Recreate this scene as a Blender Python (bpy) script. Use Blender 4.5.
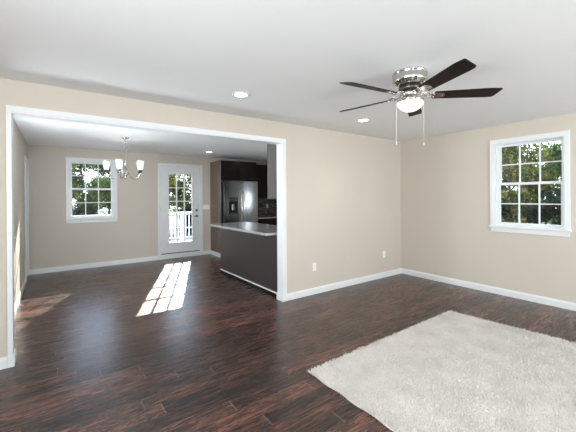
import bpy, math, random
from mathutils import Vector, Matrix
scn = bpy.context.scene
col = scn.collection
for o in list(bpy.data.objects):
    bpy.data.objects.remove(o)
random.seed(7)
R = math.radians

# ---------------------------------------------------------------- camera
YAW = 0.6260
cam_d = bpy.data.cameras.new('camera')
cam = bpy.data.objects.new('camera', cam_d)
col.objects.link(cam)
cam_d.sensor_width = 36.0
cam_d.lens = 36.0 * 320.77 / 576.0
cam_d.shift_y = -19.0 / 576.0
cam_d.clip_start = 0.05
cam_d.clip_end = 500
cx_ = Vector((math.cos(YAW), -math.sin(YAW), 0))
cf_ = Vector((math.sin(YAW), math.cos(YAW), 0))
m = Matrix((cx_, Vector((0, 0, 1)), -cf_)).transposed().to_4x4()
m = Matrix.Translation((-5.175, -3.592, 1.4246)) @ m @ Matrix.Rotation(-0.0068, 4, 'Z')
cam.matrix_world = m
scn.camera = cam

# ---------------------------------------------------------------- light and exposure
scn.view_settings.view_transform = 'Standard'
scn.view_settings.look = 'None'
scn.view_settings.gamma = 1
scn.view_settings.use_curve_mapping = False
scn.view_settings.exposure = 0.0

world = bpy.data.worlds.new('world')
scn.world = world
world.use_nodes = True
wt = world.node_tree
wt.nodes.clear()
wo = wt.nodes.new('ShaderNodeOutputWorld')
wb = wt.nodes.new('ShaderNodeBackground')
wtc = wt.nodes.new('ShaderNodeTexCoord')
wsx = wt.nodes.new('ShaderNodeSeparateXYZ')
wr = wt.nodes.new('ShaderNodeValToRGB')
wr.color_ramp.elements[0].position = 0.0
wr.color_ramp.elements[0].color = (0.90, 0.96, 1.0, 1)
wr.color_ramp.elements[1].position = 0.6
wr.color_ramp.elements[1].color = (0.42, 0.62, 1.0, 1)
wt.links.new(wtc.outputs['Generated'], wsx.inputs[0])
wt.links.new(wsx.outputs['Z'], wr.inputs[0])
wt.links.new(wr.outputs[0], wb.inputs[0])
wb.inputs[1].default_value = 4.8
wt.links.new(wb.outputs[0], wo.inputs[0])

sd = bpy.data.lights.new('sun', 'SUN')
sun = bpy.data.objects.new('sun', sd)
col.objects.link(sun)
sd.energy = 16
sd.angle = R(0.35)
sd.color = (1.0, 0.93, 0.82)
sun.rotation_euler = Vector((-0.70, -1.80, -1.0)).to_track_quat('-Z', 'Y').to_euler()
sun.location = (6, 20, 12)


def area(name, loc, aim, sx, sy, power, color=(1, 1, 1), spread=180):
    d = bpy.data.lights.new(name, 'AREA')
    d.shape = 'RECTANGLE'
    d.size = sx
    d.size_y = sy
    d.energy = power
    d.color = color
    d.spread = R(spread)
    o = bpy.data.objects.new(name, d)
    col.objects.link(o)
    o.location = loc
    o.rotation_euler = Vector(aim).to_track_quat('-Z', 'Y').to_euler()
    return o


# area lamps added for daylight, one at each guessed window out of view:
# two behind the camera, living room left, kitchen, dining room side
area('added_daylight_3', (-5.60, -6.30, 1.55), (0, 1, 0.60), 1.3, 1.2, 145, (0.93, 0.97, 1.0))
area('added_daylight_4', (-1.9, -6.30, 1.55), (0, 1, 0.60), 1.7, 1.2, 160, (0.93, 0.97, 1.0))
area('added_daylight_5', (-6.70, -3.3, 1.55), (1, 0, 0.60), 1.7, 1.2, 140, (0.93, 0.97, 1.0))
area('added_daylight_6', (0.10, 1.40, 1.60), (-1, 0.05, 0.30), 0.5, 0.95, 20, (0.86, 0.94, 1.0))
area('added_daylight_7', (-5.70, 1.00, 1.55), (1, 0.1, 0.6), 0.5, 1.1, 100, (0.86, 0.94, 1.0))


# ---------------------------------------------------------------- materials
def new_mat(name):
    mt = bpy.data.materials.new(name)
    mt.use_nodes = True
    return mt, mt.node_tree, mt.node_tree.nodes['Principled BSDF']


def N(nt, t, **kw):
    n = nt.nodes.new(t)
    for k, v in kw.items():
        setattr(n, k, v)
    return n


def plain(name, color, rough=0.5, metal=0.0, spec=0.5, noise=0.0, nscale=20, bump=0.0, bscale=200, coat=0.0, aniso=None):
    mt, nt, b = new_mat(name)
    b.inputs['Base Color'].default_value = (*color, 1)
    b.inputs['Roughness'].default_value = rough
    b.inputs['Metallic'].default_value = metal
    b.inputs['Specular IOR Level'].default_value = spec
    b.inputs['Coat Weight'].default_value = coat
    tc = N(nt, 'ShaderNodeTexCoord')
    if noise:
        n = N(nt, 'ShaderNodeTexNoise')
        n.inputs['Scale'].default_value = nscale
        n.inputs['Detail'].default_value = 5
        nt.links.new(tc.outputs['Object'], n.inputs['Vector'])
        r = N(nt, 'ShaderNodeValToRGB')
        r.color_ramp.elements[0].position = 0.3
        r.color_ramp.elements[1].position = 0.7
        r.color_ramp.elements[0].color = (*[c * (1 - noise) for c in color], 1)
        r.color_ramp.elements[1].color = (*[min(1, c * (1 + noise)) for c in color], 1)
        nt.links.new(n.outputs[0], r.inputs[0])
        nt.links.new(r.outputs[0], b.inputs['Base Color'])
    if bump:
        n = N(nt, 'ShaderNodeTexNoise')
        n.inputs['Scale'].default_value = bscale
        n.inputs['Detail'].default_value = 3
        nt.links.new(tc.outputs['Object'], n.inputs['Vector'])
        bp = N(nt, 'ShaderNodeBump')
        bp.inputs['Strength'].default_value = bump
        bp.inputs['Distance'].default_value = 0.002
        nt.links.new(n.outputs[0], bp.inputs['Height'])
        nt.links.new(bp.outputs[0], b.inputs['Normal'])
    return mt


M = {}
M['wall'] = plain('greige_wall_paint', (0.60, 0.542, 0.470), 0.75, spec=0.3, noise=0.015, nscale=2, bump=0.15, bscale=250)
M['ceiling'] = plain('ceiling_paint', (0.86, 0.87, 0.875), 0.9, spec=0.2, bump=0.2, bscale=120)
M['white'] = plain('white_trim_paint', (0.77, 0.785, 0.79), 0.35, noise=0.01, nscale=4)
M['vinyl'] = plain('white_vinyl', (0.77, 0.79, 0.80), 0.3, noise=0.01, nscale=4)
M['plate'] = plain('white_plastic', (0.88, 0.88, 0.86), 0.3, noise=0.01)
M['slot'] = plain('dark_slot', (0.05, 0.05, 0.05), 0.5, noise=0.05)
M['nickel'] = plain('brushed_nickel', (0.62, 0.60, 0.57), 0.22, metal=1.0, noise=0.05, nscale=60)
M['dark_metal'] = plain('aged_dark_metal', (0.10, 0.09, 0.08), 0.35, metal=1.0, noise=0.1)
M['hardware'] = plain('satin_door_hardware', (0.20, 0.19, 0.18), 0.3, metal=1.0, noise=0.05)
M['rubber'] = plain('black_sweep', (0.03, 0.03, 0.03), 0.6, noise=0.1)
M['exterior'] = plain('exterior_siding', (0.62, 0.62, 0.60), 0.7, noise=0.05)
M['deck_wood'] = plain('pale_deck_boards', (0.55, 0.52, 0.47), 0.7, noise=0.15, nscale=6)
M['rail_white'] = plain('white_rail_paint', (0.75, 0.76, 0.76), 0.5, noise=0.02)
M['bark'] = plain('bark', (0.07, 0.055, 0.045), 0.9, noise=0.4, nscale=15)
M['black_plastic'] = plain('black_gloss_plastic', (0.012, 0.012, 0.014), 0.15, noise=0.1)


def espresso(name, c0, c1, rough, scale=(3, 60, 3), spec=0.5, coat=0.0):
    mt, nt, b = new_mat(name)
    tc = N(nt, 'ShaderNodeTexCoord')
    mp = N(nt, 'ShaderNodeMapping')
    mp.inputs['Scale'].default_value = scale
    n = N(nt, 'ShaderNodeTexNoise')
    n.inputs['Scale'].default_value = 2.0
    n.inputs['Detail'].default_value = 6
    r = N(nt, 'ShaderNodeValToRGB')
    r.color_ramp.elements[0].position = 0.35
    r.color_ramp.elements[1].position = 0.65
    r.color_ramp.elements[0].color = (*c0, 1)
    r.color_ramp.elements[1].color = (*c1, 1)
    nt.links.new(tc.outputs['Object'], mp.inputs[0])
    nt.links.new(mp.outputs[0], n.inputs['Vector'])
    nt.links.new(n.outputs[0], r.inputs[0])
    nt.links.new(r.outputs[0], b.inputs['Base Color'])
    b.inputs['Roughness'].default_value = rough
    b.inputs['Specular IOR Level'].default_value = spec
    b.inputs['Coat Weight'].default_value = coat
    b.inputs['Coat Roughness'].default_value = 0.1
    return mt


M['end_panel'] = espresso('end_panel_sheen_tint', (0.085, 0.080, 0.076), (0.12, 0.114, 0.108), 0.25, (30, 30, 2))  # lightened espresso; grazing window reflection put into the colour
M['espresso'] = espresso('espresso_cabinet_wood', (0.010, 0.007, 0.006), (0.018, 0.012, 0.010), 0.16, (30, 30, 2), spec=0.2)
M['espresso_side'] = espresso('espresso_reflection_tint', (0.105, 0.064, 0.050), (0.13, 0.082, 0.066), 0.2, (30, 30, 2), spec=0.6, coat=0.3)  # dark espresso browned; beige wall reflection put into the base colour
M['peninsula'] = espresso('peninsula_back_panel', (0.030, 0.026, 0.023), (0.042, 0.036, 0.032), 0.32, (30, 30, 2), spec=0.7)
M['blade'] = espresso('fan_blade_wood', (0.010, 0.006, 0.005), (0.022, 0.013, 0.010), 0.5, (3, 60, 3), spec=0.15)


def emis(name, color, strength):
    mt, nt, b = new_mat(name)
    b.inputs['Base Color'].default_value = (*color, 1)
    b.inputs['Emission Color'].default_value = (*color, 1)
    b.inputs['Emission Strength'].default_value = strength
    b.inputs['Roughness'].default_value = 0.3
    return mt


M['can_light'] = emis('lit_downlight', (1.0, 0.96, 0.90), 14.0)
M['fan_glass'] = emis('lit_frosted_bowl', (1.0, 0.87, 0.70), 0.85)


def frosted():
    mt, nt, b = new_mat('frosted_shade_glass')
    nt.nodes.remove(b)
    out = nt.nodes['Material Output']
    d = N(nt, 'ShaderNodeBsdfDiffuse')
    d.inputs[0].default_value = (0.85, 0.87, 0.86, 1)
    t = N(nt, 'ShaderNodeBsdfTranslucent')
    t.inputs[0].default_value = (0.85, 0.87, 0.86, 1)
    g = N(nt, 'ShaderNodeBsdfGlossy')
    g.inputs['Roughness'].default_value = 0.15
    a = N(nt, 'ShaderNodeMixShader')
    a.inputs[0].default_value = 0.5
    c = N(nt, 'ShaderNodeMixShader')
    c.inputs[0].default_value = 0.08
    nt.links.new(d.outputs[0], a.inputs[1]); nt.links.new(t.outputs[0], a.inputs[2])
    nt.links.new(a.outputs[0], c.inputs[1]); nt.links.new(g.outputs[0], c.inputs[2])
    nt.links.new(c.outputs[0], out.inputs[0])
    return mt


M['frosted'] = frosted()


def glass():
    mt, nt, b = new_mat('window_glass')
    nt.nodes.remove(b)
    out = nt.nodes['Material Output']
    t = N(nt, 'ShaderNodeBsdfTransparent')
    t.inputs[0].default_value = (0.97, 0.985, 0.98, 1)
    g = N(nt, 'ShaderNodeBsdfGlossy')
    g.inputs['Roughness'].default_value = 0.01
    f = N(nt, 'ShaderNodeFresnel')
    f.inputs[0].default_value = 1.45
    mx = N(nt, 'ShaderNodeMixShader')
    nt.links.new(f.outputs[0], mx.inputs[0])
    nt.links.new(t.outputs[0], mx.inputs[1]); nt.links.new(g.outputs[0], mx.inputs[2])
    nt.links.new(mx.outputs[0], out.inputs[0])
    return mt


M['glass'] = glass()


def floor_mat():
    mt, nt, b = new_mat('dark_plank_floor')
    L = nt.links.new
    tc = N(nt, 'ShaderNodeTexCoord')
    sx = N(nt, 'ShaderNodeSeparateXYZ')
    L(tc.outputs['Object'], sx.inputs[0])

    def mth(op, a, bb=None, cc=None):
        n = N(nt, 'ShaderNodeMath', operation=op)
        for i, v in enumerate((a, bb, cc)):
            if v is None:
                continue
            if isinstance(v, (int, float)):
                n.inputs[i].default_value = v
            else:
                L(v, n.inputs[i])
        return n.outputs[0]
    W, LN = 0.127, 1.22
    yr = mth('DIVIDE', sx.outputs['Y'], W)
    row = mth('FLOOR', yr)
    fy = mth('FRACT', yr)
    wn = N(nt, 'ShaderNodeTexWhiteNoise', noise_dimensions='1D')
    L(row, wn.inputs['W'])
    xr = mth('ADD', mth('DIVIDE', sx.outputs['X'], LN), mth('MULTIPLY', wn.outputs['Value'], 7.3))
    cl = mth('FLOOR', xr)
    fx = mth('FRACT', xr)
    cb = N(nt, 'ShaderNodeCombineXYZ')
    L(row, cb.inputs[0]); L(cl, cb.inputs[1])
    wn2 = N(nt, 'ShaderNodeTexWhiteNoise', noise_dimensions='3D')
    L(cb.outputs[0], wn2.inputs['Vector'])
    # grain
    mp = N(nt, 'ShaderNodeCombineXYZ')
    L(mth('ADD', mth('MULTIPLY', sx.outputs['X'], 2.6), mth('MULTIPLY', wn2.outputs['Value'], 37.0)), mp.inputs[0])
    L(mth('MULTIPLY', sx.outputs['Y'], 24.0), mp.inputs[1])
    L(mth('MULTIPLY', wn2.outputs['Value'], 11.0), mp.inputs[2])
    g = N(nt, 'ShaderNodeTexNoise')
    g.inputs['Scale'].default_value = 1.7
    g.inputs['Detail'].default_value = 9
    g.inputs['Roughness'].default_value = 0.72
    g.inputs['Distortion'].default_value = 1.1
    L(mp.outputs[0], g.inputs['Vector'])
    val = mth('ADD', mth('MULTIPLY', g.outputs[0], 1.0), mth('MULTIPLY', mth('SUBTRACT', wn2.outputs['Value'], 0.5), 0.14))
    r = N(nt, 'ShaderNodeValToRGB')
    e = r.color_ramp.elements
    e[0].position = 0.38; e[0].color = (0.012, 0.0065, 0.0052, 1)
    e[1].position = 0.67; e[1].color = (0.20, 0.080, 0.052, 1)
    k = e.new(0.48); k.color = (0.040, 0.0175, 0.0125, 1)
    k = e.new(0.57); k.color = (0.092, 0.038, 0.026, 1)
    L(val, r.inputs[0])
    # seams, with bevel highlights painted in as lighter colour
    ey = mth('MINIMUM', fy, mth('SUBTRACT', 1.0, fy))
    ex = mth('MINIMUM', fx, mth('SUBTRACT', 1.0, fx))
    sy = mth('LESS_THAN', ey, 0.011)
    sxm = mth('LESS_THAN', ex, 0.0022)
    mx = N(nt, 'ShaderNodeMix', data_type='RGBA')
    L(sy, mx.inputs[0]); L(r.outputs[0], mx.inputs[6]); mx.inputs[7].default_value = (0.11, 0.078, 0.066, 1)
    mx2 = N(nt, 'ShaderNodeMix', data_type='RGBA')
    L(sxm, mx2.inputs[0]); L(mx.outputs[2], mx2.inputs[6]); mx2.inputs[7].default_value = (0.20, 0.15, 0.13, 1)
    L(mx2.outputs[2], b.inputs['Base Color'])
    rr = mth('ADD', mth('MULTIPLY', g.outputs[0], 0.20), 0.17)
    L(rr, b.inputs['Roughness'])
    b.inputs['Specular IOR Level'].default_value = 0.6
    hb = mth('SUBTRACT', mth('MULTIPLY', g.outputs[0], 1.0), mth('MULTIPLY', mth('MAXIMUM', sy, sxm), 0.8))
    bp = N(nt, 'ShaderNodeBump')
    bp.inputs['Strength'].default_value = 0.25
    bp.inputs['Distance'].default_value = 0.003
    L(hb, bp.inputs['Height'])
    L(bp.outputs[0], b.inputs['Normal'])
    return mt


M['floor'] = floor_mat()


def granite():
    mt, nt, b = new_mat('speckled_granite')
    tc = N(nt, 'ShaderNodeTexCoord')
    v = N(nt, 'ShaderNodeTexVoronoi')
    v.inputs['Scale'].default_value = 90
    n = N(nt, 'ShaderNodeTexNoise')
    n.inputs['Scale'].default_value = 45
    n.inputs['Detail'].default_value = 6
    r = N(nt, 'ShaderNodeValToRGB')
    e = r.color_ramp.elements
    e[0].position = 0.38; e[0].color = (0.03, 0.03, 0.03, 1)
    e[1].position = 0.60; e[1].color = (0.38, 0.37, 0.35, 1)
    k = e.new(0.48); k.color = (0.22, 0.21, 0.20, 1)
    nt.links.new(tc.outputs['Object'], v.inputs['Vector'])
    nt.links.new(tc.outputs['Object'], n.inputs['Vector'])
    mx = N(nt, 'ShaderNodeMix', data_type='RGBA')
    mx.inputs[0].default_value = 0.25
    nt.links.new(n.outputs[0], r.inputs[0])
    nt.links.new(r.outputs[0], mx.inputs[6]); nt.links.new(v.outputs['Color'], mx.inputs[7])
    hs = N(nt, 'ShaderNodeHueSaturation')
    hs.inputs['Saturation'].default_value = 0.15
    nt.links.new(mx.outputs[2], hs.inputs['Color'])
    nt.links.new(hs.outputs[0], b.inputs['Base Color'])
    b.inputs['Roughness'].default_value = 0.12
    return mt


M['granite'] = granite()


def mosaic():
    mt, nt, b = new_mat('dark_mosaic_tile')
    tc = N(nt, 'ShaderNodeTexCoord')
    mp = N(nt, 'ShaderNodeMapping')
    mp.inputs['Rotation'].default_value = (R(90), 0, 0)
    br = N(nt, 'ShaderNodeTexBrick')
    br.inputs['Scale'].default_value = 1
    br.inputs['Brick Width'].default_value = 0.09
    br.inputs['Row Height'].default_value = 0.022
    br.inputs['Mortar Size'].default_value = 0.0015
    br.inputs['Color1'].default_value = (0.010, 0.009, 0.009, 1)
    br.inputs['Color2'].default_value = (0.20, 0.185, 0.165, 1)
    br.inputs['Mortar'].default_value = (0.09, 0.085, 0.08, 1)
    nt.links.new(tc.outputs['Object'], mp.inputs[0])
    nt.links.new(mp.outputs[0], br.inputs['Vector'])
    nt.links.new(br.outputs[0], b.inputs['Base Color'])
    b.inputs['Roughness'].default_value = 0.15
    return mt


M['mosaic'] = mosaic()


def steel():
    mt, nt, b = new_mat('stainless_steel')
    tc = N(nt, 'ShaderNodeTexCoord')
    mp = N(nt, 'ShaderNodeMapping')
    mp.inputs['Scale'].default_value = (2, 2, 300)
    n = N(nt, 'ShaderNodeTexNoise')
    n.inputs['Scale'].default_value = 3
    nt.links.new(tc.outputs['Object'], mp.inputs[0])
    nt.links.new(mp.outputs[0], n.inputs['Vector'])
    mr = N(nt, 'ShaderNodeMapRange')
    mr.inputs[3].default_value = 0.16; mr.inputs[4].default_value = 0.30
    nt.links.new(n.outputs[0], mr.inputs[0])
    nt.links.new(mr.outputs[0], b.inputs['Roughness'])
    b.inputs['Base Color'].default_value = (0.34, 0.35, 0.37, 1)
    b.inputs['Metallic'].default_value = 1
    return mt


M['steel'] = steel()


def leaf_mat(name, c0, c1, c2):
    mt, nt, b = new_mat(name)
    nt.nodes.remove(b)
    out = nt.nodes['Material Output']
    tc = N(nt, 'ShaderNodeTexCoord')
    n = N(nt, 'ShaderNodeTexNoise')
    n.inputs['Scale'].default_value = 3.5
    n.inputs['Detail'].default_value = 8
    n.inputs['Roughness'].default_value = 0.8
    r = N(nt, 'ShaderNodeValToRGB')
    e = r.color_ramp.elements
    e[0].position = 0.38; e[0].color = (*c0, 1)
    e[1].position = 0.66; e[1].color = (*c2, 1)
    k = e.new(0.52); k.color = (*c1, 1)
    nt.links.new(tc.outputs['Object'], n.inputs['Vector'])
    nt.links.new(n.outputs[0], r.inputs[0])
    d = N(nt, 'ShaderNodeBsdfDiffuse')
    t = N(nt, 'ShaderNodeBsdfTranslucent')
    nt.links.new(r.outputs[0], d.inputs[0]); nt.links.new(r.outputs[0], t.inputs[0])
    a = N(nt, 'ShaderNodeMixShader')
    a.inputs[0].default_value = 0.35
    nt.links.new(d.outputs[0], a.inputs[1]); nt.links.new(t.outputs[0], a.inputs[2])
    nt.links.new(a.outputs[0], out.inputs[0])
    return mt


M['leaf_green'] = leaf_mat('green_leaves', (0.022, 0.045, 0.018), (0.10, 0.15, 0.045), (0.36, 0.38, 0.13))
M['leaf_gold'] = leaf_mat('golden_leaves', (0.025, 0.04, 0.015), (0.16, 0.17, 0.05), (0.60, 0.47, 0.20))
M['leaf_dark'] = leaf_mat('dark_leaves', (0.008, 0.016, 0.010), (0.020, 0.032, 0.020), (0.09, 0.11, 0.06))
M['lawn'] = plain('lawn', (0.045, 0.065, 0.025), 0.95, noise=0.4, nscale=3)
M['rug'] = plain('cream_wool', (0.665, 0.630, 0.585), 0.95, spec=0.1, noise=0.10, nscale=5)
M['rug_back'] = plain('rug_backing', (0.50, 0.47, 0.42), 0.95, spec=0.1, noise=0.1, nscale=50)


# ---------------------------------------------------------------- mesh builder
class MB:
    def __init__(s):
        s.v = []; s.f = []; s.sm = []

    def add(s, vs, fs, smooth=False, mtx=None):
        n = len(s.v)
        if mtx is not None:
            vs = [tuple(mtx @ Vector(p)) for p in vs]
        s.v += [tuple(p) for p in vs]
        s.f += [tuple(i + n for i in f) for f in fs]
        s.sm += [smooth] * len(fs)
        return s

    def box(s, x0, x1, y0, y1, z0, z1, bev=0.0, mtx=None):
        if x0 > x1: x0, x1 = x1, x0
        if y0 > y1: y0, y1 = y1, y0
        if z0 > z1: z0, z1 = z1, z0
        if bev <= 0:
            vs = [(x, y, z) for x in (x0, x1) for y in (y0, y1) for z in (z0, z1)]
            fs = [(0, 1, 3, 2), (4, 6, 7, 5), (0, 4, 5, 1), (2, 3, 7, 6), (0, 2, 6, 4), (1, 5, 7, 3)]
            return s.add(vs, fs, False, mtx)
        b = min(bev, (x1 - x0) / 2.01, (y1 - y0) / 2.01, (z1 - z0) / 2.01)
        vs = []; idx = {}
        for i, x in enumerate((x0, x1)):
            for j, y in enumerate((y0, y1)):
                for k, z in enumerate((z0, z1)):
                    sx, sy, sz = (1, -1)[i], (1, -1)[j], (1, -1)[k]
                    idx[i, j, k] = len(vs)
                    vs += [(x, y + sy * b, z + sz * b), (x + sx * b, y, z + sz * b), (x + sx * b, y + sy * b, z)]
        fs = []
        I = idx
        for i in (0, 1):
            q = [I[i, 0, 0], I[i, 0, 1], I[i, 1, 1], I[i, 1, 0]]
            fs.append(q if i == 0 else q[::-1])
        for j in (0, 1):
            q = [I[0, j, 0] + 1, I[1, j, 0] + 1, I[1, j, 1] + 1, I[0, j, 1] + 1]
            fs.append(q if j == 0 else q[::-1])
        for k in (0, 1):
            q = [I[0, 0, k] + 2, I[0, 1, k] + 2, I[1, 1, k] + 2, I[1, 0, k] + 2]
            fs.append(q if k == 0 else q[::-1])
        for j in (0, 1):
            for k in (0, 1):
                q = [I[0, j, k] + 1, I[1, j, k] + 1, I[1, j, k] + 2, I[0, j, k] + 2]
                fs.append(q if (j + k) % 2 else q[::-1])
        for i in (0, 1):
            for k in (0, 1):
                q = [I[i, 0, k], I[i, 1, k], I[i, 1, k] + 2, I[i, 0, k] + 2]
                fs.append(q[::-1] if (i + k) % 2 else q)
        for i in (0, 1):
            for j in (0, 1):
                q = [I[i, j, 0], I[i, j, 1], I[i, j, 1] + 1, I[i, j, 0] + 1]
                fs.append(q if (i + j) % 2 else q[::-1])
        for i in (0, 1):
            for j in (0, 1):
                for k in (0, 1):
                    q = [I[i, j, k], I[i, j, k] + 1, I[i, j, k] + 2]
                    fs.append(q if (i + j + k) % 2 else q[::-1])
        return s.add(vs, fs, False, mtx)

    def lathe(s, prof, n=32, c=(0, 0, 0), mtx=None, smooth=True, caps=False):
        vs = []; fs = []
        for (r, z) in prof:
            for i in range(n):
                a = 2 * math.pi * i / n
                vs.append((c[0] + r * math.cos(a), c[1] + r * math.sin(a), c[2] + z))
        for j in range(len(prof) - 1):
            for i in range(n):
                a, b = j * n + i, j * n + (i + 1) % n
                fs.append((a, b, b + n, a + n))
        if caps:
            fs.append(tuple(range(n))[::-1])
            fs.append(tuple((len(prof) - 1) * n + i for i in range(n)))
        return s.add(vs, fs, smooth, mtx)

    def tube(s, pts, rad, n=10, mtx=None, caps=True):
        pts = [Vector(p) for p in pts]
        rs = rad if isinstance(rad, (list, tuple)) else [rad] * len(pts)
        vs = []; fs = []
        prev = None
        for i, p in enumerate(pts):
            t = (pts[min(i + 1, len(pts) - 1)] - pts[max(i - 1, 0)]).normalized()
            if prev is None:
                u = t.orthogonal().normalized()
            else:
                u = (prev - t * prev.dot(t)).normalized()
            prev = u
            w = t.cross(u)
            for k in range(n):
                a = 2 * math.pi * k / n
                vs.append(tuple(p + (u * math.cos(a) + w * math.sin(a)) * rs[i]))
        for i in range(len(pts) - 1):
            for k in range(n):
                a, b = i * n + k, i * n + (k + 1) % n
                fs.append((a, b, b + n, a + n))
        if caps:
            fs.append(tuple(range(n))[::-1])
            fs.append(tuple((len(pts) - 1) * n + k for k in range(n)))
        return s.add(vs, fs, True, mtx)

    def prism(s, poly, z0, z1, mtx=None):
        n = len(poly)
        vs = [(x, y, z0) for x, y in poly] + [(x, y, z1) for x, y in poly]
        fs = [tuple(range(n))[::-1], tuple(range(n, 2 * n))]
        fs += [(i, (i + 1) % n, (i + 1) % n + n, i + n) for i in range(n)]
        return s.add(vs, fs, False, mtx)

    def panel(s, x0, x1, z0, z1, y0, y1, holes, mtx=None):
        """slab in the xz plane between y0 and y1 with rectangular holes"""
        xs = sorted({x0, x1, *[h[0] for h in holes], *[h[1] for h in holes]})
        zs = sorted({z0, z1, *[h[2] for h in holes], *[h[3] for h in holes]})
        nx, nz = len(xs), len(zs)
        vs = [(x, y, z) for y in (y0, y1) for z in zs for x in xs]
        V = lambda y, i, k: y * nx * nz + k * nx + i

        def solid(i, k):
            if i < 0 or k < 0 or i >= nx - 1 or k >= nz - 1:
                return False
            cx, cz = (xs[i] + xs[i + 1]) / 2, (zs[k] + zs[k + 1]) / 2
            return not any(h[0] < cx < h[1] and h[2] < cz < h[3] for h in holes)
        fs = []
        for i in range(nx - 1):
            for k in range(nz - 1):
                if not solid(i, k):
                    continue
                fs.append((V(0, i, k), V(0, i + 1, k), V(0, i + 1, k + 1), V(0, i, k + 1)))
                fs.append((V(1, i, k), V(1, i, k + 1), V(1, i + 1, k + 1), V(1, i + 1, k)))
                if not solid(i - 1, k): fs.append((V(0, i, k), V(0, i, k + 1), V(1, i, k + 1), V(1, i, k)))
                if not solid(i + 1, k): fs.append((V(0, i + 1, k), V(1, i + 1, k), V(1, i + 1, k + 1), V(0, i + 1, k + 1)))
                if not solid(i, k - 1): fs.append((V(0, i, k), V(1, i, k), V(1, i + 1, k), V(0, i + 1, k)))
                if not solid(i, k + 1): fs.append((V(0, i, k + 1), V(0, i + 1, k + 1), V(1, i + 1, k + 1), V(1, i, k + 1)))
        used = sorted({q for f in fs for q in f})
        mp = {q: n for n, q in enumerate(used)}
        return s.add([vs[q] for q in used], [tuple(mp[q] for q in f) for f in fs], False, mtx)

    def build(s, name, mat, parent=None, loc=None):
        me = bpy.data.meshes.new(name)
        me.from_pydata(s.v, [], s.f)
        me.polygons.foreach_set('use_smooth', s.sm)
        me.materials.append(mat)
        me.update()
        o = bpy.data.objects.new(name, me)
        col.objects.link(o)
        if parent is not None:
            o.parent = parent
        if loc is not None:
            o.location = loc
        return o


def tag(o, label=None, cat=None, group=None, kind=None):
    if label: o['label'] = label
    if cat: o['category'] = cat
    if group: o['group'] = group
    if kind: o['kind'] = kind
    return o


def empty(name, loc, rz=0.0, **kw):
    o = bpy.data.objects.new(name, None)
    o.empty_display_size = 0.1
    col.objects.link(o)
    o.location = loc
    o.rotation_euler = (0, 0, rz)
    return tag(o, **kw)


kids = {}


def copy_tree(o, parent=None):
    c = o.copy()
    col.objects.link(c)
    if parent is not None:
        c.parent = parent
    for ch in [q for q in bpy.data.objects if q.parent is o]:
        copy_tree(ch, c)
    return c


ZX = lambda: Matrix(((0, -1, 0, 0), (1, 0, 0, 0), (0, 0, 1, 0), (0, 0, 0, 1)))   # local x -> world y, local y -> world -x

# ---------------------------------------------------------------- room shell
H = 2.44
D = 4.125          # far dining wall
DL = -5.605         # dining left wall
LL, BK = -6.60, -6.20   # living room left and rear walls
OL, OR_, OT = -5.49, -2.665, 2.168   # cased opening


def struct(o, label=None, cat=None):
    o['kind'] = 'structure'
    if label: o['label'] = label
    if cat: o['category'] = cat
    return o


struct(MB().box(LL - .15, .15, BK - .15, D + .15, -0.12, 0).build('floor', M['floor']),
       'dark reddish brown wood plank floor with satin sheen', 'floor')
struct(MB().box(LL - .15, .15, BK - .15, D + .15, H, H + .15).build('ceiling', M['ceiling']),
       'smooth white flat ceiling over living and dining rooms', 'ceiling')
# partition with the wide cased opening
struct(MB().panel(LL, 0, 0, H, 0.0, 0.12, [(OL, OR_, -1, OT)]).build('wall_middle', M['wall']),
       'beige wall between living room and kitchen with wide cased opening', 'wall')
# right exterior wall (x = 0 .. .15): living room + kitchen, one window
WY = -1.968
rw = MB().panel(BK, D, 0, H, 0, 0.15, [(WY - .39, WY + .39, .995, 2.17), (1.13, 1.67, 1.13, 2.18)], mtx=Matrix(((0, 1, 0, 0), (1, 0, 0, 0), (0, 0, 1, 0), (0, 0, 0, 1))))
struct(rw.build('wall_right', M['wall']), 'beige right wall with one white double hung window', 'wall')
# far dining / kitchen wall
DX = -2.755
WX = -4.567
struct(MB().panel(LL, 0.15, 0, H, D, D + .15, [(DX - .478, DX + .478, -1, 2.178), (WX - .39, WX + .39, 1.023, 2.183)]).build('wall_back', M['wall']),
       'beige far dining room wall with a window and glazed door', 'wall')
# dining left wall with closet door
Y0, Y1 = 3.47, 4.055
struct(MB().panel(0.12, D, 0, H, 0, 0.12, [(Y0, Y1, -1, 2.10), (.74, 1.26, .99, 2.10)], mtx=Matrix(((0, -1, 0, DL), (1, 0, 0, 0), (0, 0, 1, 0), (0, 0, 0, 1)))).build('wall_left', M['wall']),
       'dining room left wall in shade with white door near the corner', 'wall')
# living room walls outside the frame
struct(MB().panel(BK, 0.0, 0, H, 0, 0.15, [(-4.15, -2.45, .95, 2.15)], mtx=Matrix(((0, -1, 0, LL), (1, 0, 0, 0), (0, 0, 1, 0), (0, 0, 0, 1)))).build('wall_living_left', M['wall']),
       'beige living room left wall with a wide added window', 'wall')
struct(MB().panel(LL - .15, 0.15, 0, H, BK - .15, BK, [(-6.25, -4.95, .95, 2.15), (-2.75, -1.05, .95, 2.15)]).build('wall_front', M['wall']),
       'beige wall behind the camera with two wide added windows', 'wall')


def prof_board(x0, x1, h=0.095, t=0.014):
    """baseboard along local x, room side is -y, back at y=0"""
    mb = MB()
    pr = [(0, 0), (-t, 0), (-t, h * .78), (-t * .55, h * .90), (-t * .45, h), (0, h)]
    n = len(pr)
    vs = [(x0, y, z) for y, z in pr] + [(x1, y, z) for y, z in pr]
    fs = [tuple(range(n)), tuple(range(n, 2 * n))[::-1]] + [(i, i + n, (i + 1) % n + n, (i + 1) % n) for i in range(n)]
    mb.add(vs, fs)
    return mb


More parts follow.
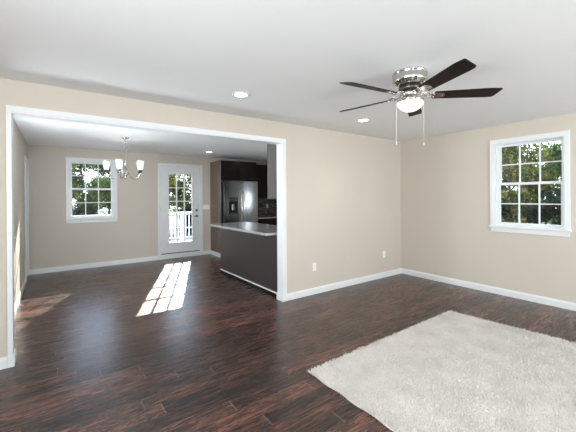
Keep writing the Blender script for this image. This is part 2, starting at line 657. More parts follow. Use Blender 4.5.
def baseboard(name, segs, label):
    """segs: (origin, angle, length): runs from origin along the angle, the room on its right side"""
    mb = MB()
    for (ox, oy, ang, ln) in segs:
        p = prof_board(0, ln)
        mb.add(p.v, p.f, False, Matrix.Translation((ox, oy, 0)) @ Matrix.Rotation(R(ang), 4, 'Z'))
    return struct(mb.build(name, M['white']), label, 'baseboard')


baseboard('baseboard_middle', [(OR_ + 0.0, 0, 0, -OR_), (LL, 0, 0, OL - LL)], 'white baseboard along the beige partition wall')
baseboard('baseboard_right', [(0, -.014, -90, -BK - .014)], 'white baseboard along the right wall under the window')
baseboard('baseboard_back', [(DL + .014, D, 0, DX - .532 - DL - .014), (DX + .532, D, 0, -2.022 - DX - .532)], 'white baseboard along the far dining wall')
baseboard('baseboard_left', [(DL, .12, 90, 3.29)], 'white baseboard along the dining room left wall')
baseboard('baseboard_front', [(0, BK, 180, -LL), (LL, BK, 90, -BK)], 'white baseboard around the rear of the living room')

# cased opening trim
t = empty('trim_1', ((OL + OR_) / 2, 0, 0), label='white casing and lined jambs of the wide living room opening', cat='trim', kind='structure')
hw = (OR_ - OL) / 2
c = MB()
for (ya, yb) in ((-.016, 0), (.12, .136)):
    c.box(-hw - .025, -hw + .012, ya, yb, (.095 if ya < 0 else 0), OT, .002)
    c.box(hw, hw + .05, ya, yb, (.095 if ya < 0 else 0), OT, .002)
    c.box(-hw - .025, hw + .05, ya, yb, OT, OT + .05, .002)
c.build('casing', M['white'], t)
j = MB()
j.box(-hw, -hw + .012, -.008, .128, 0, OT - .012)
j.box(hw - .012, hw, -.008, .128, 0, OT - .012)
j.box(-hw, hw, -.008, .128, OT - .012, OT)
j.build('jamb', M['white'], t)
# plinth returns of the baseboard around the opening ends
b_ = MB()
b_.box(-hw - .025, -hw + .022, -.018, .0, 0, .1, .002)
b_.box(-hw + .012, -hw + .022, .0, .136, 0, .1, .002)
b_.box(hw - .026, hw + .05, -.018, .0, 0, .1, .002)
b_.box(hw - .026, hw - .012, .0, .136, 0, .1, .002)
b_.build('plinth_block', M['white'], t)


# ---------------------------------------------------------------- windows and doors
def window(name, loc, rz, label, hw=.39, z1=1.205, cols=3, thick=.15):
    """origin: bottom of the stool, wall face at y=0, outside +y"""
    w = empty(name, loc, rz, label=label, cat='window', kind='structure')
    z0 = .03
    c = MB()
    c.box(-hw - .062, -hw, -.018, 0, z0, z1, .003)
    c.box(hw, hw + .062, -.018, 0, z0, z1, .003)
    c.box(-hw - .062, hw + .062, -.018, 0, z1, z1 + .062, .003)
    c.box(-hw - .055, hw + .055, -.016, 0, -.062, 0, .003)
    c.build('casing', M['white'], w)
    s_ = MB()
    s_.box(-hw - .075, hw + .075, -.045, 0, 0, z0, .006)
    s_.build('sill', M['white'], w)
    jm = MB()
    jm.box(-hw, -hw + .012, 0, thick, z0 + .012, z1 - .012)
    jm.box(hw - .012, hw, 0, thick, z0 + .012, z1 - .012)
    jm.box(-hw, hw, 0, thick, z1 - .012, z1)
    jm.box(-hw, hw, 0, thick, z0, z0 + .012)
    jm.build('jamb', M['vinyl'], w)
    hh = hw - .012
    zm = .625
    for nm, ya, yb, za, zb in (('lower_sash', .055, .085, z0 + .012, zm + .018), ('upper_sash', .088, .118, zm - .018, z1 - .012)):
        fr = .032
        mb = MB().panel(-hh, hh, za, zb, ya, yb, [(-hh + fr, hh - fr, za + fr, zb - fr)])
        gx0, gx1, gz0, gz1 = -hh + fr, hh - fr, za + fr, zb - fr
        ym = (ya + yb) / 2
        for i in range(1, cols):
            x = gx0 + (gx1 - gx0) * i / cols
            mb.box(x - .008, x + .008, ym - .010, ym + .010, gz0, gz1)
        z = (gz0 + gz1) / 2
        for i in range(cols):
            a = gx0 + (gx1 - gx0) * i / cols + (.008 if i else 0)
            b = gx0 + (gx1 - gx0) * (i + 1) / cols - (.008 if i < cols - 1 else 0)
            mb.box(a, b, ym - .010, ym + .010, z - .008, z + .008)
        sash = mb.build(nm, M['vinyl'], w)
        MB().box(gx0, gx1, ym - .003, ym + .003, gz0, gz1).build('pane', M['glass'], sash)
    return w


window('window_1', (WX, D, .993), 0, 'white six over six window in the far dining wall', z1=1.19)
window('window_2', (0, WY, .965), R(-90), 'white six over six window in the right living room wall')
window('added_window_3', (-5.6, BK, .92), R(180), 'wide white window added behind the camera for daylight, left one', hw=.65, z1=1.23, cols=4)  # from here on, unseen windows at guessed positions, added to let light in
window('added_window_4', (-1.9, BK, .92), R(180), 'wide white window added behind the camera for daylight, right one', hw=.85, z1=1.23, cols=4)
window('added_window_5', (LL, -3.3, .92), R(90), 'wide white window added for daylight in the living room left wall', hw=.85, z1=1.23, cols=4)

window('added_window_7', (DL, 1.00, .96), R(90), 'white window added for daylight in the near end of dining left wall', hw=.26, z1=1.14, cols=2, thick=.12)  # unseen, added to brighten the dining room from the left
window('added_window_6', (0, 1.40, 1.10), R(-90), 'white kitchen window added for daylight in right wall, unseen behind partition', hw=.27, z1=1.08, cols=2)  # unseen, added to bring light into kitchen and dining room

# exterior glazed door
d = empty('door_1', (DX, D, 0), label='white exterior door with fifteen glass panes in far wall', cat='door', kind='structure')
c = MB()
c.box(-.531, -.466, -.018, 0, .0, 2.165, .003)
c.box(.466, .531, -.018, 0, .0, 2.165, .003)
c.box(-.531, .531, -.018, 0, 2.165, 2.227, .003)
c.build('casing', M['white'], d)
MB().box(-.478, -.466, 0, .15, .115, 2.165).box(.466, .478, 0, .15, .115, 2.165).box(-.478, .478, 0, .15, 2.165, 2.178).build('jamb', M['white'], d)
MB().box(-.478, .478, -.004, .17, 0, .108, .003).build('threshold', M['white'], d)
MB().box(-.462, .462, .012, .055, .108, .128).build('sweep', M['rubber'], d)
gx, gz0, gz1 = .278, .37, 1.985
leaf = MB().panel(-.463, .463, .128, 2.161, .012, .056, [(-gx, gx, gz0, gz1)])
for (a, b, e, f) in ((-gx - .028, gx + .028, gz1, gz1 + .028), (-gx - .028, gx + .028, gz0 - .028, gz0), (-gx - .028, -gx, gz0, gz1), (gx, gx + .028, gz0, gz1)):
    leaf.box(a, b, .004, .013, e, f, .003)
leaf = leaf.build('door_leaf', M['white'], d)
mt_ = MB()
for i in (1, 2):
    x = -gx + 2 * gx * i / 3
    mt_.box(x - .012, x + .012, .018, .048, gz0, gz1)
for k in range(1, 5):
    z = gz0 + (gz1 - gz0) * k / 5
    for i in range(3):
        a = -gx + 2 * gx * i / 3 + (.012 if i else 0)
        b = -gx + 2 * gx * (i + 1) / 3 - (.012 if i < 2 else 0)
        mt_.box(a, b, .018, .048, z - .012, z + .012)
mt_.build('muntins', M['white'], leaf)
MB().box(-gx, gx, .030, .036, gz0, gz1).build('pane', M['glass'], leaf)
RX = lambda a: Matrix.Rotation(R(a), 4, 'X')
MB().lathe([(0, .0), (.030, 0), (.030, .010), (.022, .018), (0, .018)], 24, mtx=Matrix.Translation((.387, .012, 1.112)) @ RX(90)).box(.381, .393, -.022, -.005, 1.098, 1.126, .002).build('deadbolt', M['hardware'], leaf)
hd = MB().lathe([(0, .0), (.031, 0), (.031, .008), (.024, .014), (0, .014)], 24, mtx=Matrix.Translation((.390, .012, .972)) @ RX(90))
hd.tube([(.390, .0, .972), (.390, -.04, .972), (.380, -.05, .972), (.30, -.052, .972), (.285, -.048, .970)], [.011, .011, .010, .009, .007], 12)
hd.build('door_handle', M['hardware'], leaf)
for z in (.35, 1.15, 1.95):
    MB().tube([(-.465, .004, z - .045), (-.465, .004, z + .045)], .007, 10).build('hinge', M['nickel'], d)

# closet door in dining left wall: origin at wall face, local x along +Y, outside +y is -X
d2 = empty('door_2', (DL, (Y0 + Y1) / 2, 0), R(90), label='plain white door in shaded left wall of dining room', cat='door', kind='structure')
w2 = (Y1 - Y0) / 2
c = MB()
c.box(-w2 - .06, -w2, -.018, 0, 0, 2.10, .003)
c.box(w2, w2 + .06, -.018, 0, 0, 2.10, .003)
c.box(-w2 - .06, w2 + .06, -.018, 0, 2.10, 2.16, .003)
c.build('casing', M['white'], d2)
lf = MB().panel(-w2, w2, .01, 2.10, .004, .014, [(-w2 + .10, w2 - .10, .2, .95), (-w2 + .10, w2 - .10, 1.1, 1.95)])
lf.box(-w2, w2, .014, .045, .01, 2.10)
lf.build('door_leaf', M['white'], d2)


def plate(name, loc, rz, w, h, gangs, label, cat, outlet=True):
    o = empty(name, loc, rz, label=label, cat=cat)
    MB().box(-w / 2, w / 2, -.006, 0, -h / 2, h / 2, .003).build('cover_plate', M['plate'], o)
    for g in range(gangs):
        x = (g - (gangs - 1) / 2) * .046
        if outlet:
            for z in (-.02, .02):
                q = MB().box(x - .016, x + .016, -.009, -.0055, z - .014, z + .014, .003).build('receptacle', M['plate'], o)
                MB().box(x - .008, x - .006, -.0095, -.0085, z - .004, z + .006).box(x + .006, x + .008, -.0095, -.0085, z - .004, z + .006).build('slot', M['slot'], q)
        else:
            MB().box(x - .015, x + .015, -.010, -.0055, -.032, .032, .002).build('rocker', M['plate'], o)
    return o


plate('wall_outlet', (-2.11, 0, .399), 0, .072, .116, 1, 'white wall outlet nearer the cased opening, low on beige partition wall', 'outlet')
plate('wall_outlet', (-.50, 0, .405), 0, .072, .116, 1, 'white wall outlet nearer the room corner, low on beige partition wall', 'outlet')
plate('light_switch', (-2.13, D, 1.188), 0, .165, .116, 3, 'white three gang light switch right of the glazed door', 'light switch', outlet=False)

# ---------------------------------------------------------------- kitchen
# tall end panel beside refrigerator
p = empty('refrigerator_end_panel', (-2.01, 3.81, 0), label='tall glossy end panel, brown reflection painted in, at left side of refrigerator', cat='cabinet panel')
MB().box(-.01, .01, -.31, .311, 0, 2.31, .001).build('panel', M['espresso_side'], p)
pb = prof_board(0, .60)
MB().add(pb.v, pb.f, False, Matrix.Translation((-.01, .311, 0)) @ Matrix.Rotation(R(-90), 4, 'Z') @ Matrix.Scale(1, 4)).build('baseboard_strip', M['white'], p)


def shaker(x0, x1, z0, z1, yf, th=.02, fr=.055):
    mb = MB().panel(x0, x1, z0, z1, yf, yf + th * .6, [(x0 + fr, x1 - fr, z0 + fr, z1 - fr)])
    mb.box(x0, x1, yf + th * .6, yf + th, z0, z1)
    mb.box(x0 + fr + .015, x1 - fr - .015, yf + .004, yf + th * .6, z0 + fr + .015, z1 - fr - .015, .006)
    return mb


def cabinet(name, loc, rz, w, dp, z0, z1, ndoor, label, drawers=0, toe=0.0, mat='espresso', rails=True):
    """origin back-centre on the floor or at its underside; front faces -y at y=-dp"""
    o = empty(name, loc, rz, label=label, cat='cabinet')
    b = MB().box(-w / 2, w / 2, -dp, 0, z0 + toe, z1, .001)
    if toe:
        b.box(-w / 2, w / 2, -dp + .06, 0, z0, z0 + toe)
    b.build('body', M[mat], o)
    zt = z1
    if drawers:
        zt = z1 - .17
        for i in range(ndoor):
            a = -w / 2 + w * i / ndoor + .004; bb = -w / 2 + w * (i + 1) / ndoor - .004
            MB().box(a, bb, -dp - .02, -dp, zt + .004, z1 - .008, .003).build('drawer', M[mat], o)
    for i in range(ndoor):
        a = -w / 2 + w * i / ndoor + .004; bb = -w / 2 + w * (i + 1) / ndoor - .004
        shaker(a, bb, z0 + toe + .008, zt - .008, -dp - .02).build('door', M[mat], o)
    return o


cabinet('wall_cabinet', (-1.515, D - .001, 1.86), 0, .965, .60, 0, .45, 2, 'dark espresso two door cabinet above the refrigerator')
cabinet('wall_cabinet', (-.518, D - .001, 1.40), 0, 1.02, .33, 0, .89, 2, 'dark espresso wall cabinet right of refrigerator over tiled backsplash')
cabinet('base_cabinet', (-.518, D - .001, 0), 0, 1.02, .60, 0, .865, 2, 'dark espresso base cabinet right of the refrigerator', drawers=1, toe=.09)
MB().box(-1.03, -.005, D - .63, D - .002, .867, .900, .004).build('back_countertop', M['granite'])
tag(bpy.data.objects['back_countertop'], 'speckled stone countertop right of refrigerator under the backsplash', 'countertop')
MB().box(-1.03, -.005, D - .012, D - .001, .902, 1.398).build('tile_backsplash', M['mosaic'])
tag(bpy.data.objects['tile_backsplash'], 'dark mosaic tile backsplash on far kitchen wall', 'backsplash')
plate('wall_outlet', (-.335, D - .012, 1.174), 0, .072, .116, 1, 'white outlet set in dark mosaic backsplash', 'outlet')

# refrigerator (french door)
f = empty('refrigerator', (-1.515, 3.80, 0), label='stainless steel french door refrigerator with ice and water dispenser', cat='refrigerator')
fw = .455
MB().box(-fw, fw, -.33, .30, .02, 1.80, .006).build('body', M['black_plastic'], f)
for sx_ in (-1, 1):
    x0, x1 = (-fw, -.003) if sx_ < 0 else (.003, fw)
    # gently bowed door front
    n = 10
    poly = []
    for i in range(n + 1):
        u = i / n
        x = x0 + (x1 - x0) * u
        xx = abs(x) / fw
        poly.append((x, -.395 - .030 * (1 - xx ** 2)))
    poly = poly + [(x1, -.335), (x0, -.335)]
    mb = MB().prism(poly, .64, 1.815)
    if sx_ < 0:
        dr = mb.build('left_door', M['steel'], f)
        MB().box(-.36, -.115, -.428, -.400, 1.02, 1.42, .004).build('dispenser', M['black_plastic'], dr)
        MB().box(-.345, -.13, -.432, -.424, 1.33, 1.40, .002).build('display', M['dark_metal'], dr)
        MB().box(-.325, -.15, -.445, -.426, 1.03, 1.05, .003).box(-.27, -.205, -.440, -.426, 1.12, 1.26, .004).build('dispenser_tray', M['steel'], dr)
    else:
        dr = mb.build('right_door', M['steel'], f)
    xh = .035 * sx_
    pts = [(xh, -.425, .72), (xh, -.470, .76)]
    for i in range(9):
        u = i / 8
        pts.append((xh, -.475 - .022 * math.sin(u * math.pi), .80 + .66 * u))
    pts += [(xh, -.470, 1.50), (xh, -.425, 1.54)]
    MB().tube(pts, .0125, 12).build('handle', M['nickel'], dr)
poly = [(-fw + 2 * fw * i / 16, -.395 - .030 * (1 - (abs(-1 + 2 * i / 16)) ** 2)) for i in range(17)] + [(fw, -.335), (-fw, -.335)]
dw = MB().prism(poly, .06, .63).build('freezer_drawer', M['steel'], f)
MB().tube([(-.36, -.41, .56), (-.36, -.47, .56), (-.1, -.485, .56), (.1, -.485, .56), (.36, -.47, .56), (.36, -.41, .56)], .0125, 12).build('handle', M['nickel'], dw)
MB().box(-.43, .43, -.33, .28, 0, .055).build('base_grille', M['black_plastic'], f)

# peninsula with granite top
pen = empty('kitchen_peninsula', (-2.34, 1.07, 0), label='dark peninsula base with plain back panel facing dining room', cat='kitchen peninsula')
px0, px1, py0, py1 = -.318, .30, -.932, 1.0
MB().box(px0 + .012, px1, py0, py1, .08, .884, .001).box(px0 + .012, px1 - .06, py0, py1, 0, .08).build('body', M['espresso'], pen)
MB().box(px0, px0 + .012, py0, py1 + .004, .078, .884, .001).build('back_panel', M['peninsula'], pen)
MB().box(px0 - .004, px0 + .012, py0, py1 + .006, 0, .062).build('plinth', M['espresso'], pen)
MB().box(px0 - .014, px0 + .012, py0, py1 + .012, .062, .078, .003).build('white_moulding', M['white'], pen)


def rounded(pts, rads, n=6):
    out = []
    k = len(pts)
    for i in range(k):
        p0, p1, p2 = Vector(pts[i - 1]), Vector(pts[i]), Vector(pts[(i + 1) % k])
        r = rads[i]
        if r <= 0:
            out.append(tuple(p1)); continue
        a = (p0 - p1).normalized() * r
        b = (p2 - p1).normalized() * r
        for j in range(n + 1):
            u = j / n
            q = p1 + a * (1 - u) ** 2 + b * u ** 2
            out.append(tuple(q))
    return out


ct = rounded([(-2.815, .20), (-2.665 + .012, .20), (-2.665 + .012, .14), (-2.0, .14), (-2.0, 2.25), (-2.815, 2.25)], [.05, 0, 0, 0, .04, .05])
MB().prism(ct, .886, .922).build('granite_countertop', M['granite'])
tag(bpy.data.objects['granite_countertop'], 'pale speckled granite top overhanging the dark peninsula', 'countertop')
# run of units on the kitchen side of the partition
cabinet('wall_cabinet', (-2.24, .122, 1.40), R(180), .76, .33, 0, .91, 2, 'dark wall cabinet with grey sheen painted on end panel, hung beside the opening jamb')
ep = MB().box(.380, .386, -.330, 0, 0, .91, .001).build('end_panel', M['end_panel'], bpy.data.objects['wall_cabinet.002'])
ep['label'] = 'end panel with painted grey sheen'
cabinet('wall_cabinet', (-1.45, .122, 1.40), R(180), .80, .33, 0, .91, 2, 'dark wall cabinet second from the opening, hidden behind partition wall')
cabinet('base_cabinet', (-1.02, .122, 0), R(180), 1.9, .58, 0, .865, 4, 'dark base cabinet run behind the partition wall', drawers=1, toe=.09)
MB().box(-1.985, -.03, .13, .75, .867, .900, .004).build('inner_countertop', M['granite'])
tag(bpy.data.objects['inner_countertop'], 'speckled stone countertop on kitchen side of partition wall', 'countertop')


# ---------------------------------------------------------------- ceiling fixtures
def downlight(x, y, label):
    o = empty('recessed_ceiling_light', (x, y, H), label=label, cat='ceiling light', group='recessed ceiling lights')
    MB().lathe([(.060, -.0005), (.062, -.004), (.088, -.006), (.095, -.003), (.096, 0)], 40).build('trim_ring', M['white'], o)
    MB().lathe([(.0001, -.003), (.060, -.003), (.060, -.0005)], 40).build('lamp_face', M['can_light'], o)
    ld = bpy.data.lights.new('downlight', 'SPOT')
    ld.energy = 14
    ld.spot_size = R(130)
    ld.spot_blend = .8
    ld.shadow_soft_size = .06
    ld.color = (1, .94, .86)
    lo = bpy.data.objects.new('bulb_light', ld)
    col.objects.link(lo)
    lo.parent = o
    lo.location = (0, 0, -.02)
    return o


downlight(-3.688, -.75, 'round recessed ceiling light over the living room, left of the fan')
downlight(-1.855, -.717, 'round recessed ceiling light beyond the fan near the room corner')
downlight(-2.406, 3.233, 'round recessed ceiling light in the kitchen ahead of refrigerator')

for (x_, y_) in ((-.9, 2.2), (-1.9, 1.0)):  # unseen downlights added for more light in kitchen and dining room
    downlight(x_, y_, 'added round recessed ceiling light, unseen, deeper in the kitchen behind the beige partition')

# ceiling fan
FC = (-2.805, -2.040)
fan = empty('ceiling_fan', (FC[0], FC[1], H), label='flush mount ceiling fan with five dark blades and lit glass bowl', cat='ceiling fan')
MB().lathe([(.0, 0), (.134, 0), (.137, -.006), (.137, -.014), (.131, -.018), (.131, -.024), (.136, -.030), (.136, -.072), (.130, -.084), (.114, -.092), (.112, -.100), (.100, -.106), (.0, -.108)], 56).build('canopy_housing', M['nickel'], fan)
mo = MB().lathe([(.0, -.106), (.080, -.108), (.088, -.118), (.088, -.142), (.076, -.152), (0, -.154)], 48)
mo.build('motor', M['dark_metal'], fan)
MB().lathe([(.0, -.152), (.058, -.154), (.066, -.162), (.066, -.186), (.050, -.200), (0, -.2)], 40).build('hub', M['nickel'], fan)
ft = MB().lathe([(.0, -.198), (.045, -.200), (.080, -.210), (.102, -.222), (.110, -.230), (.110, -.238), (.104, -.244), (.096, -.244)], 48).build('light_fitter', M['nickel'], fan)
bowl = [(.103 * math.cos(a), -.240 - .080 * math.sin(a)) for a in [R(90 * i / 12) for i in range(13)]]
bowl[-1] = (.0005, bowl[-1][1])
MB().lathe(bowl, 48).build('glass_bowl', M['fan_glass'], fan)
for k in range(5):
    a = R(28.7 + 72 * k)
    rot = Matrix.Rotation(a, 4, 'Z')
    pitch = Matrix.Translation((0, 0, -.190)) @ Matrix.Rotation(R(-14), 4, 'X')
    zb = 0
    # blade iron: two curved scrolls from hub to the blade, and a plate
    br = MB()
    for s_ in (-1, 1):
        br.tube([(.062, .012 * s_, -.176), (.095, .020 * s_, -.172), (.125, .034 * s_, -.178), (.150, .040 * s_, -.186), (.178, .034 * s_, -.190 - .008 * s_), (.205, .022 * s_, -.190 - .005 * s_)], .0052, 8, mtx=rot)
        br.tube([(.125, .034 * s_, -.178), (.140, .018 * s_, -.182), (.158, .010 * s_, -.187), (.19, .006 * s_, -.191)], .0045, 8, mtx=rot)
    pts = rounded([(.165, -.030), (.255, -.036), (.275, 0), (.255, .036), (.165, .030)], [.012] * 5, 4)
    br.prism(pts, -.0065, -.0032, mtx=rot @ pitch)
    for (sx_, sy_) in ((.185, -.018), (.185, .018), (.25, 0)):
        br.lathe([(.0001, -.0095), (.005, -.009), (.006, -.0065)], 12, c=(sx_, sy_, 0), mtx=rot @ pitch)
    br.build('blade_bracket', M['nickel'], fan)
    out = rounded([(.185, -.050), (.60, -.064), (.690, -.054), (.660, .062), (.60, .064), (.185, .050)], [.012, .02, .012, .022, .0, .012], 6)
    MB().prism(out, -.003, .003, mtx=rot @ pitch).build('blade', M['blade'], fan)
for sgn, zb in ((-1, -.565), (1, -.575)):
    lx, ly = cx_.x * .112 * sgn, cx_.y * .112 * sgn
    MB().tube([(lx, ly, -.232), (lx * 1.01, ly * 1.01, -.25), (lx * 1.01, ly * 1.01, zb)], .0012, 6).lathe([(.0002, .014), (.004, .010), (.0055, -.004), (.004, -.012), (.0002, -.014)], 12, c=(lx * 1.01, ly * 1.01, zb - .01)).build('pull_chain', M['plate'], fan)
# chandelier
CH = (-4.23, 2.36)
ch = empty('chandelier', (CH[0], CH[1], H), label='brushed nickel five arm chandelier with frosted glass cup shades', cat='chandelier')
MB().lathe([(.0, 0), (.062, 0), (.064, -.006), (.056, -.016), (.030, -.024), (.010, -.030), (0, -.030)], 36).build('canopy', M['nickel'], ch)
stem = MB().tube([(0, 0, -.03), (0, 0, -.09)], .003, 8)
for i in range(5):
    z = -.06 - .028 * i
    stem.lathe([(.008, .011), (.0105, 0), (.008, -.011), (.0055, 0), (.008, .011)], 12, c=(0, 0, z))
stem.tube([(0, 0, -.18), (0, 0, -.60)], .008, 14)
stem.lathe([(.0, -.40), (.014, -.41), (.016, -.43), (.010, -.45)], 20)
stem.build('stem', M['nickel'], ch)
MB().lathe([(0, -.575), (.020, -.580), (.030, -.600), (.030, -.625), (.018, -.645), (.010, -.66), (.012, -.675), (.007, -.69), (0, -.693)], 28).build('hub', M['nickel'], ch)
lp = MB()
lp.tube([(.012, .01, -.19), (.05, .02, -.185), (.075, .02, -.215), (.06, .02, -.25), (.03, .02, -.24)], .0022, 6)
lp.build('supply_wire', M['nickel'], ch)
ph0 = math.degrees(math.atan2(.157, -.988))
for k in range(5):
    rot = Matrix.Rotation(R(ph0 + 72 * k), 4, 'Z')
    ctrl = [(.026, -.61), (.05, -.585), (.075, -.60), (.10, -.655), (.15, -.690), (.21, -.690), (.250, -.65), (.274, -.60), (.278, -.575)]
    arm = MB()
    arm.tube([(r, 0, z) for r, z in ctrl], .0058, 10, mtx=rot)
    arm.tube([(.010, 0, -.50), (.035, 0, -.525), (.050, 0, -.56), (.045, 0, -.60), (.028, 0, -.62)], .004, 8, mtx=rot)
    a_ = arm.build('arm', M['nickel'], ch)
    MB().lathe([(0, -.580), (.018, -.578), (.036, -.566), (.038, -.560), (.026, -.556), (.020, -.535), (0, -.535)], 24, mtx=rot @ Matrix.Translation((.278, 0, 0))).build('shade_holder', M['dark_metal'], a_)
    MB().lathe([(.018, -.556), (.032, -.553), (.038, -.53), (.045, -.48), (.053, -.42), (.057, -.395), (.054, -.395), (.050, -.42), (.042, -.48), (.035, -.528), (.029, -.549), (.018, -.552)], 32, mtx=rot @ Matrix.Translation((.278, 0, 0))).build('glass_shade', M['frosted'], a_)
    bl = bpy.data.lights.new('chandelier_bulb', 'POINT')
    bl.energy = 1.0
    bl.shadow_soft_size = .025
    bl.color = (1, .96, .90)
    bo = bpy.data.objects.new('bulb_light', bl)
    col.objects.link(bo)
    bo.parent = ch
    bo.location = rot @ Vector((.278, 0, -.47))

# ---------------------------------------------------------------- rug
rug = empty('shag_rug', (-2.4, -3.0, 0), label='large cream shag rug lying on dark wood floor', cat='rug')
A = [(-3.53, -1.575), (-1.285, -1.565), (-0.98, -4.80), (-3.52, -4.85)]
A = [(x + 2.4, y + 3.0) for x, y in A]


def bil(u, v):
    return tuple((A[0][i] * (1 - u) + A[1][i] * u) * (1 - v) + (A[3][i] * (1 - u) + A[2][i] * u) * v for i in (0, 1))


nu, nv = 60, 80
vs = []; fs = []
rnd = random.Random(3)
for j in range(nv + 1):
    for i in range(nu + 1):
        x, y = bil(i / nu, j / nv)
        e = i in (0, nu) or j in (0, nv)
        wv = .006 * math.sin(j * .9) * (1 if i in (0, nu) else 0)
        vs.append((x + wv, y + (.004 * math.sin(i * .8) if j in (0, nv) else 0), .004 if e else .015 + .003 * rnd.random()))
n1 = nu + 1
for j in range(nv):
    for i in range(nu):
        a = j * n1 + i
        fs.append((a, a + n1, a + n1 + 1, a + 1))
MB().add(vs, fs, True).build('backing', M['rug'], rug)
tv = []; tf = []
nU, nV = 270, 390
for j in range(nV):
    for i in range(nU):
        u = min(1, max(0, (i + .5 + rnd.uniform(-.6, .6)) / nU)); v = min(1, max(0, (j + .5 + rnd.uniform(-.6, .6)) / nV))
        x, y = bil(u, v)
        a = rnd.uniform(0, 6.283)
        ln = rnd.uniform(.004, .016)
        h = rnd.uniform(.016, .032)
        w = rnd.uniform(.003, .005)
        dx, dy = math.cos(a) * ln, math.sin(a) * ln
        n = len(tv)
        b0 = rnd.uniform(0, 2)
        for q in range(3):
            tv.append((x + w * math.cos(b0 + q * 2.094), y + w * math.sin(b0 + q * 2.094), .006))
        for q in range(3):
            tv.append((x + dx + .7 * w * math.cos(b0 + q * 2.094), y + dy + .7 * w * math.sin(b0 + q * 2.094), h))
        tf += [(n, n + 1, n + 4, n + 3), (n + 1, n + 2, n + 5, n + 4), (n + 2, n, n + 3, n + 5), (n + 3, n + 4, n + 5)]
MB().add(tv, tf, False).build('pile', M['rug'], rug)

# ---------------------------------------------------------------- outside
struct(MB().box(-40, 40, -30, 60, -.75, -.70).build('lawn', M['lawn']), 'green lawn around the house', 'lawn')
dk = MB()
for i in range(22):
    y = D + .17 + i * .143
    dk.box(-7.0, .1, y, y + .137, -.06, -.03)
for x in (-6.9, -5.2, -3.4, -1.6, 0.0):
    dk.box(x - .04, x + .04, D + .2, D + 3.28, -.7, -.06)
struct(dk.build('deck', M['deck_wood']), 'pale wooden deck outside the dining room', 'deck')
RY = 7.34
rl = empty('deck_railing', (-3.45, RY, -.03), label='white deck railing with thin vertical balusters beyond glazed door', cat='railing')
MB().box(-3.5, 3.5, -.045, .045, .935, .97, .004).build('top_rail', M['rail_white'], rl)
MB().box(-3.5, 3.5, -.02, .02, .09, .13, .003).build('bottom_rail', M['rail_white'], rl)
for i in range(5):
    x = -3.45 + i * 1.725
    MB().box(x - .045, x + .045, -.045, .045, 0, .934, .004).build('post', M['rail_white'], rl)
bal = None
for i in range(58):
    x = -3.38 + i * .119
    if any(abs(x - (-3.45 + q * 1.725)) < .07 for q in range(5)):
        continue
    if bal is None:
        bal = MB().box(-.016, .016, -.016, .016, .13, .935).build('baluster', M['rail_white'], rl)
        bal.location = (x, 0, 0)
    else:
        b2 = bal.copy(); col.objects.link(b2); b2.location = (x, 0, 0)


def make_tree_meshes(seed, h, cr, nleaf, ls, mat, trunk_r=.07, low=.12):
    r = random.Random(seed)
    tb = MB()
    top = h * .8
    tb.tube([(0, 0, 0), (.05, .02, top * .3), (.0, .06, top * .6), (.04, 0, top)], [trunk_r, trunk_r * .8, trunk_r * .6, trunk_r * .25], 8)
    blobs = []
    for i in range(11):
        z = h * r.uniform(low + .12, .9)
        a = r.uniform(0, 6.283)
        rr = cr * r.uniform(.25, .75)
        e = (rr * math.cos(a), rr * math.sin(a), z)
        zz = max(.2, z - rr * .7)
        tb.tube([(0, 0, zz), (e[0] * .5, e[1] * .5, (zz + z) / 2 + .05), e], [trunk_r * .4, trunk_r * .25, .01], 6)
        blobs.append((e, cr * r.uniform(.32, .55)))
    blobs.append(((0, 0, h * .85), cr * .45))
    lv = []; lf_ = []
    for i in range(nleaf):
        (ex, ey, ez), br = r.choice(blobs)
        q = Vector((r.gauss(0, 1), r.gauss(0, 1), r.gauss(0, 1))).normalized() * br * (r.random() ** .45)
        p = Vector((ex, ey, ez)) + Vector((q.x, q.y, q.z * .85))
        if p.z < h * low: p.z = h * low + r.random() * .3
        u = Vector((r.gauss(0, 1), r.gauss(0, 1), r.gauss(0, 1))).normalized()
        w = u.orthogonal().normalized()
        s1, s2 = ls * r.uniform(.6, 1.2), ls * r.uniform(.35, .7)
        n = len(lv)
        nrm = u.cross(w)
        lv += [tuple(p - u * s1), tuple(p + w * s2 + nrm * s2 * .3), tuple(p + u * s1), tuple(p - w * s2 + nrm * s2 * .3)]
        lf_.append((n, n + 1, n + 2, n + 3))
    return tb, MB().add(lv, lf_), mat


kinds = {}


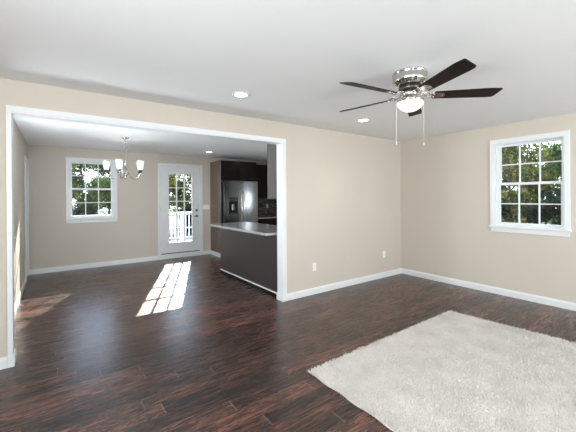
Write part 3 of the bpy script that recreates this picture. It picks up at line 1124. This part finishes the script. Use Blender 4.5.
def tree(kind, x, y, s, rz, name, label, group):
    g0 = -.70
    if kind not in kinds:
        seed, h, cr, nl, ls, mat, tr, low = SPEC[kind]
        tb, lb, mt = make_tree_meshes(seed, h, cr, nl, ls, M[mat], tr, low)
        o = empty(name, (x, y, g0), rz, label=label, cat='bush' if kind == 'dark' else 'tree', group=group)
        tb.build('stems' if kind == 'dark' else 'trunk', M['bark'], o)
        lb.build('foliage', mt, o)
        kinds[kind] = o
    else:
        o = copy_tree(kinds[kind])
        o.name = name
        o['label'] = label
        o['group'] = group
        o.location = (x, y, g0)
        o.rotation_euler = (0, 0, rz)
    o.scale = (s, s, s)
    return o


SPEC = {
    'green': (11, 4.6, 1.5, 6500, .085, 'leaf_green', .08, .16),
    'gold': (12, 4.9, 1.5, 6500, .085, 'leaf_gold', .075, .2),
    'thick': (15, 4.8, 1.5, 9000, .085, 'leaf_green', .08, .10),
    'dark': (13, 2.4, .95, 3400, .085, 'leaf_dark', .04, .05),
}
rt = random.Random(5)
rows = [(13.2, -9.0, 'first'), (16.6, -7.4, 'second'), (20.2, -9.0, 'third')]
for (y, x0, rn) in rows:
    for i in range(5 if rn != 'third' else 6):
        k = ('gold', 'thick', 'green', 'gold', 'thick', 'green')[(i + (rn == 'second')) % 6]
        tree(k, x0 + i * 3.3, y + rt.uniform(-.25, .25), rt.uniform(.94, 1.04), rt.uniform(0, 6.28), 'leafy_tree',
             'leafy %s tree in %s row beyond the deck railing' % ('yellowish' if k == 'gold' else 'green', rn), 'trees beyond the deck, %s row' % rn)
east = [(7.6, -2.2, 'gold', 'near'), (7.8, 1.0, 'gold', 'near'), (7.6, 4.2, 'thick', 'near'), (7.4, -5.4, 'thick', 'near'),
        (11.0, -.6, 'thick', 'far'), (11.2, 2.6, 'gold', 'far'), (14.5, 1.2, 'thick', 'far'), (14.4, 4.6, 'thick', 'far')]
for (x, y, k, rn) in east:
    tree(k, x, y, rt.uniform(.95, 1.03), rt.uniform(0, 6.28), 'leafy_tree',
         'leafy %s tree outside the right hand window, in the %s row' % ('yellowish' if k == 'gold' else 'green', rn), 'trees outside the right window, %s row' % rn)
for (x, y) in [(5.2, -3.0), (5.3, -.9), (5.2, 1.2), (5.4, 3.3)]:
    tree('dark', x, y, rt.uniform(.95, 1.0), rt.uniform(0, 6.28), 'dark_bush',
         'dark green bush low outside the right hand window', 'bushes outside the right window')
for i in range(5):
    tree('dark', -6.6 + i * 2.15, 10.4, rt.uniform(.74, .80), rt.uniform(0, 6.28), 'dark_bush',
         'low dark green bush right behind the white deck railing', 'bushes behind the deck railing')
